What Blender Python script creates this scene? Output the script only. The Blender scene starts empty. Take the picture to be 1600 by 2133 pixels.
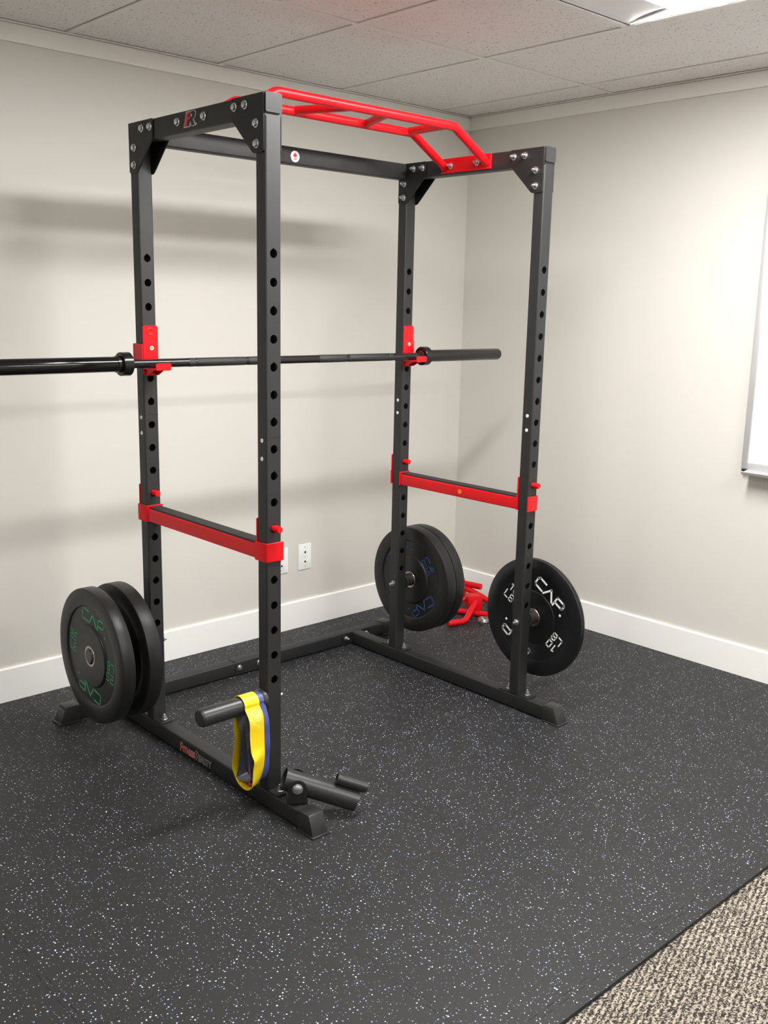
import bpy, bmesh, math, random
from mathutils import Vector, Matrix
random.seed(7)
sc = bpy.context.scene
COL = sc.collection
R = math.radians

# ------------------------------------------------------------------ camera
cam = bpy.data.cameras.new('camera')
cam.sensor_fit = 'HORIZONTAL'
cam.sensor_width = 36.0
cam.lens = 36.0 * 2051.56 / 1600.0
cam.clip_start = 0.05
cam_o = bpy.data.objects.new('camera', cam)
COL.objects.link(cam_o)
_r = Vector((0.7365702, -0.67603887, 0.02087546))
_u = Vector((0.12449747, 0.16585254, 0.97826035))
_f = Vector((0.66480427, 0.71795848, -0.20632717))
m = Matrix((_r, _u, -_f)).transposed().to_4x4()
m.translation = Vector((-1.556, -2.1525, 1.4535))
cam_o.matrix_world = m
sc.camera = cam_o

# ------------------------------------------------------------------ world and exposure
w = bpy.data.worlds.new('room_world')
sc.world = w
w.use_nodes = True
w.node_tree.nodes['Background'].inputs[0].default_value = (0.9, 0.95, 1.0, 1)
w.node_tree.nodes['Background'].inputs[1].default_value = 0.05
sc.view_settings.view_transform = 'Standard'
sc.view_settings.look = 'None'
sc.view_settings.gamma = 1.0
sc.view_settings.use_curve_mapping = False
sc.view_settings.exposure = 0.12
LENS_POWER = (90.0, 32.0, 100.0, 40.0)          # radiance of the troffer lenses, tuned one by one to balance the wall shadows

# ------------------------------------------------------------------ material helpers
def lin(c):
    c = c / 255.0
    return c / 12.92 if c <= 0.04045 else ((c + 0.055) / 1.055) ** 2.4
def srgb(r, g, b):
    return (lin(r), lin(g), lin(b), 1.0)
class NT:
    def __init__(s, name):
        s.m = bpy.data.materials.new(name)
        s.m.use_nodes = True
        s.t = s.m.node_tree
        s.b = s.t.nodes['Principled BSDF']
    def n(s, typ, **kw):
        nd = s.t.nodes.new(typ)
        for k, v in kw.items():
            if k == 'inp':
                for kk, vv in v.items():
                    nd.inputs[kk].default_value = vv
            else:
                setattr(nd, k, v)
        return nd
    def l(s, a, b):
        s.t.links.new(a, b)
    def math(s, op, a, b=None, c=None):
        nd = s.n('ShaderNodeMath', operation=op)
        for i, v in enumerate((a, b, c)):
            if v is None: continue
            if isinstance(v, (int, float)): nd.inputs[i].default_value = v
            else: s.l(v, nd.inputs[i])
        return nd.outputs[0]
    def mix(s, fac, a, b):
        nd = s.n('ShaderNodeMix', data_type='RGBA')
        if isinstance(fac, (int, float)): nd.inputs[0].default_value = fac
        else: s.l(fac, nd.inputs[0])
        for i, v in ((6, a), (7, b)):
            if isinstance(v, tuple): nd.inputs[i].default_value = v
            else: s.l(v, nd.inputs[i])
        return nd.outputs[2]
    def pos(s):
        return s.n('ShaderNodeNewGeometry').outputs['Position']
    def noise(s, vec, scale, detail=2.0, rough=0.5):
        nd = s.n('ShaderNodeTexNoise', inp={'Scale': scale, 'Detail': detail, 'Roughness': rough})
        s.l(vec, nd.inputs['Vector'])
        return nd
    def bump(s, h, strength, dist):
        nd = s.n('ShaderNodeBump', inp={'Strength': strength, 'Distance': dist})
        s.l(h, nd.inputs['Height'])
        s.l(nd.outputs[0], s.b.inputs['Normal'])

def simple(name, col, rough=0.5, metal=0.0, grain=0.0, gscale=900, var=0.0, spec=0.5):
    t = NT(name)
    b = t.b
    b.inputs['Base Color'].default_value = col
    b.inputs['Roughness'].default_value = rough
    b.inputs['Metallic'].default_value = metal
    b.inputs['Specular IOR Level'].default_value = spec
    p = t.n('ShaderNodeTexCoord').outputs['Object']
    if var:
        n = t.noise(p, 7, 4, 0.6)
        dk = tuple(c * (1 - var) for c in col[:3]) + (1,)
        lt = tuple(min(1, c * (1 + var)) for c in col[:3]) + (1,)
        t.l(t.mix(n.outputs['Fac'], dk, lt), b.inputs['Base Color'])
        t.l(t.math('MULTIPLY_ADD', n.outputs['Fac'], 0.12, rough - 0.06), b.inputs['Roughness'])
    if grain:
        n2 = t.noise(p, gscale, 2)
        t.bump(n2.outputs['Fac'], grain, 0.0006)
    return t.m

M = {}
M['powder'] = simple('black_powder_coat', (0.0075, 0.0075, 0.008, 1), 0.54, grain=0.12, gscale=700, var=0.12, spec=0.65)
M['plate_black'] = simple('black_plate_paint', (0.008, 0.008, 0.0084, 1), 0.5, grain=0.1, var=0.1, spec=0.45)
M['cap'] = simple('black_plastic_cap', (0.021, 0.021, 0.0205, 1), 0.38, grain=0.25, gscale=350, var=0.2)
M['rubber'] = simple('bumper_rubber', (0.0105, 0.0103, 0.010, 1), 0.42, grain=0.1, gscale=500, var=0.25, spec=0.4)
M['rubber_gloss'] = simple('glossy_bumper_rubber', (0.008, 0.008, 0.009, 1), 0.3, grain=0.05, var=0.2)
M['pad'] = simple('ridged_rubber_pad', (0.017, 0.017, 0.017, 1), 0.6, grain=0.2)
M['red'] = simple('red_powder_coat', (0.66, 0.003, 0.008, 1), 0.36, grain=0.06, gscale=600, var=0.05, spec=0.3)
M['zinc'] = simple('zinc_steel', (0.62, 0.63, 0.64, 1), 0.28, 1.0, var=0.1)
M['steel_ring'] = simple('brushed_steel_ring', (0.42, 0.37, 0.33, 1), 0.35, 1.0, var=0.15)
M['white_screw'] = simple('white_screw_head', (0.75, 0.75, 0.75, 1), 0.4, var=0.05)
M['bar_black'] = simple('black_oxide_bar', (0.018, 0.018, 0.018, 1), 0.22, 0.3, var=0.1)
M['sleeve'] = simple('gloss_black_sleeve', (0.006, 0.006, 0.006, 1), 0.13, 0.2, var=0.1)
M['collar'] = simple('black_collar', (0.009, 0.009, 0.009, 1), 0.22, 0.2, var=0.1)
M['white_paint'] = simple('white_trim_paint', srgb(247, 246, 242), 0.35, var=0.015)
M['crown_paint'] = simple('crown_trim_paint', srgb(238, 236, 230), 0.5, var=0.015)
M['white_plastic'] = simple('white_wall_plate_plastic', srgb(240, 240, 238), 0.3, var=0.01)
M['dark_hole'] = simple('dark_jack_hole', (0.03, 0.03, 0.03, 1), 0.6)
M['green_print'] = simple('green_print', (0.05, 0.36, 0.16, 1), 0.5)
M['blue_print'] = simple('blue_print', (0.03, 0.085, 0.27, 1), 0.5)
M['white_print'] = simple('white_print', (0.88, 0.88, 0.88, 1), 0.4)
M['red_print'] = simple('red_print', (0.62, 0.012, 0.02, 1), 0.4)
M['black_print'] = simple('black_print', (0.01, 0.01, 0.01, 1), 0.4)
M['grey_print'] = simple('grey_print', (0.5, 0.5, 0.5, 1), 0.4)
M['orange_print'] = simple('orange_print', (0.85, 0.3, 0.03, 1), 0.45)
M['cream_print'] = simple('cream_print', (0.85, 0.72, 0.5, 1), 0.45)
M['yellow_band'] = simple('yellow_latex', (0.86, 0.62, 0.008, 1), 0.42, var=0.05)
M['yellow_edge'] = simple('pale_yellow_print', (0.92, 0.86, 0.5, 1), 0.5)
M['blue_band'] = simple('blue_latex', (0.062, 0.075, 0.24, 1), 0.42, var=0.1)
M['grey_band'] = simple('dark_grey_latex', (0.10, 0.10, 0.104, 1), 0.28, var=0.1)
M['red_band'] = simple('red_latex', (0.45, 0.008, 0.012, 1), 0.45, var=0.1)
M['aluminium'] = simple('brushed_aluminium', (0.66, 0.66, 0.67, 1), 0.42, 0.55, var=0.05)
M['whiteboard'] = simple('whiteboard_enamel', (0.9, 0.9, 0.9, 1), 0.14)
M['reflector'] = simple('white_reflector_enamel', (0.86, 0.86, 0.88, 1), 0.5)
M['tbar'] = simple('ceiling_grid_paint', srgb(234, 232, 229), 0.5)

def wall_mat():
    t = NT('painted_drywall')
    p = t.pos()
    n = t.noise(p, 0.9, 2)
    t.l(t.mix(n.outputs['Fac'], srgb(211, 208, 201), srgb(216, 213, 206)), t.b.inputs['Base Color'])
    t.b.inputs['Roughness'].default_value = 0.48
    n2 = t.noise(p, 260, 3, 0.6)
    t.bump(n2.outputs['Fac'], 0.10, 0.0008)
    return t.m
M['wall'] = wall_mat()

def ceil_mat():
    t = NT('fissured_ceiling_tile')
    p = t.pos()
    base = t.noise(p, 1.3, 2)
    col = t.mix(base.outputs['Fac'], srgb(233, 231, 229), srgb(238, 236, 234))
    # small pinholes and short fissures
    v = t.n('ShaderNodeTexVoronoi', inp={'Scale': 150.0})
    wp = t.noise(p, 45, 2)
    vm = t.n('ShaderNodeVectorMath', operation='MULTIPLY_ADD')
    t.l(wp.outputs['Color'], vm.inputs[0]); vm.inputs[1].default_value = (0.02, 0.02, 0.0); t.l(p, vm.inputs[2])
    t.l(vm.outputs[0], v.inputs['Vector'])
    sep = t.n('ShaderNodeSeparateColor'); t.l(v.outputs['Color'], sep.inputs[0])
    thr = t.math('MULTIPLY', t.math('MAXIMUM', t.math('SUBTRACT', sep.outputs[0], 0.42), 0.0), 0.60)
    hole = t.math('LESS_THAN', v.outputs['Distance'], thr)
    t.l(t.mix(t.math('MULTIPLY', hole, 0.8), col, srgb(96, 88, 80)), t.b.inputs['Base Color'])
    t.b.inputs['Roughness'].default_value = 0.9
    t.b.inputs['Specular IOR Level'].default_value = 0.1
    fine = t.noise(p, 320, 2)
    h = t.math('SUBTRACT', fine.outputs['Fac'], hole)
    t.bump(h, 0.25, 0.0015)
    return t.m
M['ceil'] = ceil_mat()

def mat_mat():
    t = NT('flecked_gym_rubber')
    p = t.pos()
    warp = t.noise(p, 210, 2)
    vm = t.n('ShaderNodeVectorMath', operation='MULTIPLY_ADD')
    t.l(warp.outputs['Color'], vm.inputs[0]); vm.inputs[1].default_value = (0.0034, 0.0034, 0.0); t.l(p, vm.inputs[2])
    flat = t.n('ShaderNodeVectorMath', operation='MULTIPLY'); t.l(vm.outputs[0], flat.inputs[0]); flat.inputs[1].default_value = (1, 1, 0)
    clus = t.noise(p, 13, 3, 0.65)
    def layer(scale, lo, gain):
        v = t.n('ShaderNodeTexVoronoi', voronoi_dimensions='2D', inp={'Scale': scale})
        t.l(flat.outputs[0], v.inputs['Vector'])
        s = t.n('ShaderNodeSeparateColor'); t.l(v.outputs['Color'], s.inputs[0])
        r = t.math('ADD', s.outputs[0], t.math('MULTIPLY_ADD', clus.outputs['Fac'], 0.5, -0.25))
        thr = t.math('MULTIPLY', t.math('MAXIMUM', t.math('SUBTRACT', r, lo), 0.0), gain)
        return t.math('LESS_THAN', v.outputs['Distance'], thr), s
    f1, s1 = layer(92.0, 0.58, 0.42)
    f2, s2 = layer(150.0, 0.76, 0.60)
    sn = t.n('ShaderNodeSeparateXYZ'); t.l(t.n('ShaderNodeNewGeometry').outputs['True Normal'], sn.inputs[0])
    fl = t.math('MULTIPLY', t.math('MAXIMUM', f1, f2), t.math('GREATER_THAN', sn.outputs[2], 0.5))
    big = t.noise(p, 2.6, 4, 0.6)
    base = t.mix(big.outputs['Fac'], (0.0125, 0.0125, 0.0129, 1), (0.019, 0.0187, 0.0187, 1))
    fc = t.mix(s1.outputs[1], (0.26, 0.40, 0.74, 1), (0.80, 0.86, 0.94, 1))
    t.l(t.mix(fl, base, fc), t.b.inputs['Base Color'])
    t.l(t.math('MULTIPLY_ADD', big.outputs['Fac'], 0.12, 0.50), t.b.inputs['Roughness'])
    t.b.inputs['Specular IOR Level'].default_value = 0.38
    g = t.noise(p, 420, 3, 0.6)
    t.bump(g.outputs['Fac'], 0.35, 0.0012)
    return t.m
M['mat'] = mat_mat()

def carpet_mat():
    t = NT('loop_pile_carpet')
    p = t.pos()
    mp = t.n('ShaderNodeMapping'); t.l(p, mp.inputs['Vector'])
    mp.inputs['Rotation'].default_value = (0, 0, R(62))
    mp.inputs['Scale'].default_value = (1.0, 1.7, 1.0)
    v = t.n('ShaderNodeTexVoronoi', voronoi_dimensions='2D', inp={'Scale': 225.0, 'Randomness': 0.85})
    t.l(mp.outputs[0], v.inputs['Vector'])
    s = t.n('ShaderNodeSeparateColor'); t.l(v.outputs['Color'], s.inputs[0])
    wv = t.n('ShaderNodeTexWave', wave_type='BANDS', bands_direction='X', inp={'Scale': 15.7, 'Distortion': 1.6, 'Detail': 2.0, 'Detail Scale': 3.0})
    t.l(mp.outputs[0], wv.inputs['Vector'])
    k = t.math('ADD', t.math('MULTIPLY', s.outputs[0], 0.75), t.math('MULTIPLY_ADD', wv.outputs['Fac'], 0.38, -0.08))
    k2 = t.n('ShaderNodeMapRange', inp={'From Min': 0.32, 'From Max': 0.80}); t.l(k, k2.inputs[0])
    loop = t.math('SUBTRACT', 1.0, v.outputs['Distance'])
    c = t.mix(k2.outputs[0], srgb(64, 58, 56), srgb(198, 188, 171))
    t.l(c, t.b.inputs['Base Color'])
    t.b.inputs['Roughness'].default_value = 0.95
    t.b.inputs['Specular IOR Level'].default_value = 0.1
    t.bump(loop, 0.9, 0.004)
    return t.m
M['carpet'] = carpet_mat()

def knurl_mat():
    t = NT('knurled_bar')
    t.b.inputs['Base Color'].default_value = (0.03, 0.03, 0.03, 1)
    t.b.inputs['Roughness'].default_value = 0.42
    t.b.inputs['Metallic'].default_value = 0.3
    p = t.n('ShaderNodeTexCoord').outputs['Object']
    v = t.n('ShaderNodeTexVoronoi', inp={'Scale': 900.0}); t.l(p, v.inputs['Vector'])
    t.bump(v.outputs['Distance'], 0.6, 0.0008)
    return t.m
M['knurl'] = knurl_mat()

def lens_mat(power):
    t = NT('lit_troffer_lens')
    t.b.inputs['Base Color'].default_value = (0.9, 0.9, 0.9, 1)
    t.b.inputs['Emission Color'].default_value = (1.0, 0.99, 0.97, 1)
    t.b.inputs['Emission Strength'].default_value = power
    return t.m
for _i, _p in enumerate(LENS_POWER): M['lens%d' % _i] = lens_mat(_p)

# ------------------------------------------------------------------ geometry helpers
class MB:
    def __init__(s):
        s.v, s.f = [], []
    def add(s, vs, fs):
        o = len(s.v)
        s.v += [Vector(v) for v in vs]
        s.f += [tuple(i + o for i in f) for f in fs]
        return s
    def box(s, x0, x1, y0, y1, z0, z1):
        return s.add([(x0, y0, z0), (x1, y0, z0), (x1, y1, z0), (x0, y1, z0), (x0, y0, z1), (x1, y0, z1), (x1, y1, z1), (x0, y1, z1)],
                     [(3, 2, 1, 0), (4, 5, 6, 7), (0, 1, 5, 4), (1, 2, 6, 5), (2, 3, 7, 6), (3, 0, 4, 7)])
    def prism(s, poly, axis, a0, a1):
        # poly: 2D points; axis 'x' -> (a, p0, p1); 'y' -> (p0, a, p1); 'z' -> (p0, p1, a)
        def pt(q, a):
            return {'x': (a, q[0], q[1]), 'y': (q[0], a, q[1]), 'z': (q[0], q[1], a)}[axis]
        n = len(poly)
        vs = [pt(q, a0) for q in poly] + [pt(q, a1) for q in poly]
        fs = [tuple(range(n - 1, -1, -1)), tuple(range(n, 2 * n))] + [(i, (i + 1) % n, n + (i + 1) % n, n + i) for i in range(n)]
        return s.add(vs, fs)
    def frame(s, d):
        d = Vector(d).normalized()
        a = Vector((0, 0, 1)) if abs(d.z) < 0.9 else Vector((1, 0, 0))
        x = d.cross(a).normalized()
        return x, d.cross(x).normalized(), d
    def lathe(s, prof, org, d, n=48, closed=False):
        # prof: list of (radius, height along d)
        x, y, d = s.frame(d)
        org = Vector(org)
        vs, fs = [], []
        k = len(prof)
        for i in range(n):
            a = 2 * math.pi * i / n
            e = x * math.cos(a) + y * math.sin(a)
            vs += [org + e * r + d * h for r, h in prof]
        for i in range(n):
            j = (i + 1) % n
            for q in range(k if closed else k - 1):
                q2 = (q + 1) % k
                fs.append((i * k + q, j * k + q, j * k + q2, i * k + q2))
        if not closed:
            if prof[0][0] > 1e-6: fs.append(tuple(i * k for i in range(n - 1, -1, -1)))
            if prof[-1][0] > 1e-6: fs.append(tuple(i * k + k - 1 for i in range(n)))
        return s.add(vs, fs)
    def cyl(s, p0, p1, r0, r1=None, n=24):
        p0, p1 = Vector(p0), Vector(p1)
        return s.lathe([(r0, 0), (r0 if r1 is None else r1, (p1 - p0).length)], p0, p1 - p0, n)
    def sweep(s, pts, r, n=16, closed=False):
        pts = [Vector(p) for p in pts]
        k = len(pts)
        vs, fs = [], []
        up = None
        for i, p in enumerate(pts):
            a = pts[(i - 1) % k] if (i > 0 or closed) else p
            b = pts[(i + 1) % k] if (i < k - 1 or closed) else p
            d = (b - a).normalized()
            if up is None:
                x, y, _ = s.frame(d)
            else:
                x = (up - d * up.dot(d)).normalized(); y = d.cross(x)
            up = x
            for q in range(n):
                t = 2 * math.pi * q / n
                vs.append(p + (x * math.cos(t) + y * math.sin(t)) * r)
        for i in range(k if closed else k - 1):
            j = (i + 1) % k
            for q in range(n):
                q2 = (q + 1) % n
                fs.append((i * n + q, i * n + q2, j * n + q2, j * n + q))
        if not closed:
            fs.append(tuple(range(n - 1, -1, -1))); fs.append(tuple((k - 1) * n + q for q in range(n)))
        return s.add(vs, fs)
    def build(s, name, mat, parent=None, bevel=0.0, seg=2, smooth=35, org=None, fix=True):
        o3 = Vector(org) if org is not None else (Vector(parent['_o']) if parent is not None and '_o' in parent else Vector((0, 0, 0)))
        me = bpy.data.meshes.new(name)
        me.from_pydata([tuple(v - o3) for v in s.v], [], s.f)
        if bevel or fix:
            bm = bmesh.new(); bm.from_mesh(me)
            if fix: bmesh.ops.recalc_face_normals(bm, faces=bm.faces)
            if bevel:
                ed = [e for e in bm.edges if len(e.link_faces) == 2 and e.calc_face_angle(0) > R(25)]
                bmesh.ops.bevel(bm, geom=ed, offset=bevel, segments=seg, profile=0.5, affect='EDGES', clamp_overlap=True)
            bm.to_mesh(me); bm.free()
        me.materials.append(M[mat])
        if smooth:
            me.polygons.foreach_set('use_smooth', [True] * len(me.polygons))
            me.set_sharp_from_angle(angle=R(smooth))
        ob = bpy.data.objects.new(name, me)
        COL.objects.link(ob)
        ob['_o'] = tuple(o3)
        if parent is not None: ob.parent = parent
        else: ob.location = o3
        return ob

def thing(name, label, cat, loc=(0, 0, 0), rz=0.0, group=None):
    o = bpy.data.objects.new(name, None)
    o.empty_display_size = 0.05
    COL.objects.link(o)
    o.location = loc
    o.rotation_euler = (0, 0, rz)
    o['label'] = label
    o['category'] = cat
    if group: o['group'] = group
    o['_o'] = (0.0, 0.0, 0.0) if rz else tuple(loc)
    return o
def tag(o, label, cat, group=None):
    o['label'] = label; o['category'] = cat
    if group: o['group'] = group
    return o
def structure(o, label=None):
    o['kind'] = 'structure'
    if label: o['label'] = label
    return o
def place(me_ob, parent, loc, rot=None, name=None):
    # a copy of a small part at a world place, under its thing (or part)
    c = me_ob.copy()
    COL.objects.link(c)
    c.parent = parent
    c.location = Vector(loc) - Vector(parent['_o'])
    if rot is not None: c.rotation_euler = rot
    return c
def rrect(w0, w1, h0, h1, r, n=4):
    pts = []
    for cx, cy, a0 in ((w1 - r, h1 - r, 0), (w0 + r, h1 - r, 90), (w0 + r, h0 + r, 180), (w1 - r, h0 + r, 270)):
        for i in range(n + 1):
            a = R(a0 + 90 * i / n)
            pts.append((cx + r * math.cos(a), cy + r * math.sin(a)))
    return pts
def arc_path(pts, r, n=8):
    # polyline with rounded corners
    pts = [Vector(p) for p in pts]
    out = [pts[0]]
    for i in range(1, len(pts) - 1):
        a, b, c = pts[i - 1], pts[i], pts[i + 1]
        u, v = (a - b).normalized(), (c - b).normalized()
        ang = u.angle(v)
        d = min(r / math.tan(ang / 2), (a - b).length * 0.45, (c - b).length * 0.45)
        p, q = b + u * d, b + v * d
        for k in range(n + 1):
            t = k / n
            out.append(p * (1 - t) ** 2 + b * 2 * t * (1 - t) + q * t ** 2)
    out.append(pts[-1])
    return out
def spline(pts, n, closed=True):
    k = len(pts)
    out = []
    for i in range(k if closed else k - 1):
        g = lambda j: pts[j % k] if closed else pts[max(0, min(k - 1, j))]
        p0, p1, p2, p3 = g(i - 1), g(i), g(i + 1), g(i + 2)
        for q in range(n):
            t = q / n
            out.append(tuple(0.5 * (2 * b + (c - a) * t + (2 * a - 5 * b + 4 * c - d) * t * t + (3 * b - a - 3 * c + d) * t ** 3)
                             for a, b, c, d in zip(p0, p1, p2, p3)))
    if not closed: out.append(tuple(pts[-1]))
    return out
def text_polys(body, size, offset=0.0, shear=0.0):
    cu = bpy.data.curves.new('t', 'FONT')
    cu.body = body; cu.size = size; cu.offset = offset; cu.shear = shear; cu.fill_mode = 'FRONT'; cu.resolution_u = 4
    ob = bpy.data.objects.new('t', cu)
    COL.objects.link(ob)
    dg = bpy.context.evaluated_depsgraph_get()
    me = bpy.data.meshes.new_from_object(ob.evaluated_get(dg))
    vs = [tuple(v.co) for v in me.vertices]; fs = [tuple(p.vertices) for p in me.polygons]
    bpy.data.objects.remove(ob); bpy.data.curves.remove(cu); bpy.data.meshes.remove(me)
    return vs, fs
def thin(mb, vs2, fs, fn, t0, t1):
    # flat print as a thin solid: fn(u, v, height) -> point
    n = len(vs2)
    mb.add([fn(v[0], v[1], t1) for v in vs2], fs)
    edges = {}
    for f in fs:
        for i in range(len(f)):
            a, b = f[i], f[(i + 1) % len(f)]
            if (b, a) in edges: edges.pop((b, a))
            else: edges[(a, b)] = 1
    for a, b in edges:
        mb.add([fn(vs2[a][0], vs2[a][1], t0), fn(vs2[b][0], vs2[b][1], t0), fn(vs2[b][0], vs2[b][1], t1), fn(vs2[a][0], vs2[a][1], t1)], [(0, 1, 2, 3)])
    return mb

# ------------------------------------------------------------------ the room
WY, WX = 1.2675, 2.1172          # wall faces (behind the baseboards)
X0, Y0, ZC = -3.75, -4.6, 2.3344
FZ = -0.010                      # carpet
floor = structure(MB().box(X0 - .1, WX + .1, Y0 - .1, WY + .1, FZ - .05, FZ).build('floor', 'carpet'), 'beige and brown loop pile carpet floor')
structure(MB().box(X0 - .1, WX + .12, WY, WY + .1, FZ, ZC + .15).build('wall_left', 'wall'), 'beige painted wall behind the rack')
structure(MB().box(WX, WX + .1, Y0 - .1, WY, FZ, ZC + .15).build('wall_right', 'wall'), 'beige painted wall with the whiteboard')
structure(MB().box(X0 - .1, X0, Y0, WY, FZ, ZC + .15).build('wall_far', 'wall'))
structure(MB().box(X0 - .1, WX, Y0 - .1, Y0, FZ, ZC + .15).build('wall_rear', 'wall'))
def base_prof(face, wall, h=0.1266):
    return [(wall, FZ), (face, FZ), (face, h - .004), (face + (wall - face) * .35, h), (wall, h)]
bb = [(p[0], p[1]) for p in base_prof(1.2555, WY)]
structure(MB().prism(bb, 'x', X0, WX).build('baseboard_left', 'white_paint', smooth=20), 'white painted baseboard under the left wall')
bb = base_prof(2.1052, WX)
structure(MB().prism(bb, 'y', Y0, 1.2555).build('baseboard_right', 'white_paint', smooth=20), 'white painted baseboard under the right wall')
structure(MB().box(X0, WX, 1.2575, WY, 2.2735, ZC - .004).build('trim_1', 'crown_paint', bevel=.001, seg=1), 'flat painted trim along the top of the left wall')
structure(MB().box(2.1072, WX, Y0, 1.2575, 2.2735, ZC - .004).build('trim_2', 'crown_paint', bevel=.001, seg=1), 'flat painted trim along the top of the right wall')

# ceiling: grid of rails with lay-in tiles and troffers
T = 0.6096
GX, GY = 1.3035, 0.4496
fix = [(GX - 2 * T, GX, -.16), (GX - 6 * T, GX - 4 * T, -.16), (GX - 2 * T, GX, -.16 - 4 * T), (GX - 6 * T, GX - 4 * T, -.16 - 4 * T)]  # x0, x1, y top
cb = MB()
rail_w = .011
xs = [GX + T] + [GX - k * T for k in range(0, 9)]
xs = sorted([x for x in xs if x > X0])
ys = sorted([GY - 2 * k * T for k in range(0, 5) if GY - 2 * k * T > Y0])
def in_fix(x, y):
    for a, b, yt in fix:
        if a - .001 < x < b + .001 and yt - T - .001 < y < yt + .001: return True
    return False
# rails along y between fixtures
for x in xs:
    y = Y0
    segs = []
    cuts = [Y0]
    for a, b, yt in fix:
        if a + .01 < x < b - .01: cuts += [yt - T, yt]
    cuts = sorted(cuts) + [WY]
    for i in range(0, len(cuts), 2):
        cb.box(x - rail_w, x + rail_w, cuts[i], cuts[i + 1], ZC, ZC + .004)
for y in ys:
    cb.box(X0, WX, y - rail_w, y + rail_w, ZC + .0002, ZC + .0042)
for a, b, yt in fix:
    cb.box(a, b, yt - rail_w, yt + rail_w, ZC + .0003, ZC + .0043)
    cb.box(a, b, yt - T - rail_w, yt - T + rail_w, ZC + .0003, ZC + .0043)
# wall angle
cb.box(X0, WX, WY - .02, WY, ZC - .003, ZC + .001)
cb.box(WX - .02, WX, Y0, WY, ZC - .003, ZC + .001)
ceiling = structure(cb.build('ceiling', 'tbar', bevel=0, smooth=0), 'suspended ceiling grid with speckled lay-in tiles')
cell_x = [X0] + xs + [WX]
cell_y = [Y0] + ys + [WY]
cache = {}
for i in range(len(cell_x) - 1):
    for j in range(len(cell_y) - 1):
        x0, x1, y0, y1 = cell_x[i], cell_x[i + 1], cell_y[j], cell_y[j + 1]
        if x1 - x0 < .05: continue
        spans = [(y0, y1)]
        for a, b, yt in fix:
            if a - .01 < x0 and x1 < b + .01 and y0 - .01 < yt - T and yt < y1 + .01:
                spans = [s for s in ((y0, yt - T), (yt, y1)) if s[1] - s[0] > .05]
        for s0, s1 in spans:
            key = (round(x1 - x0, 3), round(s1 - s0, 3))
            cxm, cym = (x0 + x1) / 2, (s0 + s1) / 2
            if key not in cache:
                hx, hy = (x1 - x0) / 2 - .0125, (s1 - s0) / 2 - .0125
                tb = MB().box(-hx, hx, -hy, hy, 0.0030, .018)
                t = tb.build('ceiling_tile', 'ceil', ceiling, bevel=.003, seg=1, org=(0, 0, 0))
                cache[key] = t
            else:
                t = cache[key].copy(); COL.objects.link(t)
            t.location = (cxm, cym, ZC)
# plenum lid above the tiles
structure(MB().box(X0 - .1, WX + .1, Y0 - .1, WY + .1, ZC + .15, ZC + .2).build('trim_3', 'reflector', smooth=0), 'slab above the suspended ceiling')

# troffers
labels = ['recessed fluorescent ceiling light nearest the corner above the rack', 'recessed fluorescent ceiling light in the same row, left of the rack',
          'recessed fluorescent ceiling light behind the camera on the whiteboard side', 'recessed fluorescent ceiling light behind and left of the camera']
for fi, ((a, b, yt), lb) in enumerate(zip(fix, labels)):
    yb_ = yt - T
    t = thing('ceiling_light', lb, 'ceiling light', ((a + b) / 2, (yt + yb_) / 2, ZC), group='recessed troffers')
    a2, b2, y2, y1 = a + .013, b - .013, yt - .013, yb_ + .013
    fr = MB()
    for q in ((a2, b2, y2 - .02, y2), (a2, b2, y1, y1 + .02), (a2, a2 + .02, y1 + .02, y2 - .02), (b2 - .02, b2, y1 + .02, y2 - .02)):
        fr.box(q[0], q[1], q[2], q[3], ZC + .0052, ZC + .014)
    fr.build('frame', 'reflector', t, bevel=.0015, seg=1)
    ym = (yt + yb_) / 2
    for sgn in (1, -1):
        # softly curved side panel between the frame and the lens
        prof = []
        for k in range(9):
            q = k / 8
            prof.append((ym + sgn * (.272 - .177 * q), ZC + .0050 + .004 * math.sin(q * math.pi)))
        pr = prof + [(p[0], p[1] + .003) for p in reversed(prof)]
        MB().prism(pr, 'x', a2 + .019, b2 - .019).build('side_panel', 'reflector', t)
    # flat lens, splayed towards both ends
    hl, hf, xa, xb = .097, .270, a2 + .021, b2 - .021
    lp = [(xa, ym - hf), (xa + .055, ym - hl), (xb - .055, ym - hl), (xb, ym - hf), (xb, ym + hf), (xb - .055, ym + hl), (xa + .055, ym + hl), (xa, ym + hf)]
    MB().prism(lp, 'z', ZC - .0016, ZC - .0013).build('lens', 'lens%d' % fi, t, smooth=0)
    MB().prism(lp, 'z', ZC - .0012, ZC + .0040).build('lens_light_block', 'reflector', t, smooth=0)  # opaque backing added above the lens to stop its light going upward
    MB().box(a2, b2, y1, y2, ZC + .098, ZC + .102).build('housing', 'reflector', t)

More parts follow.
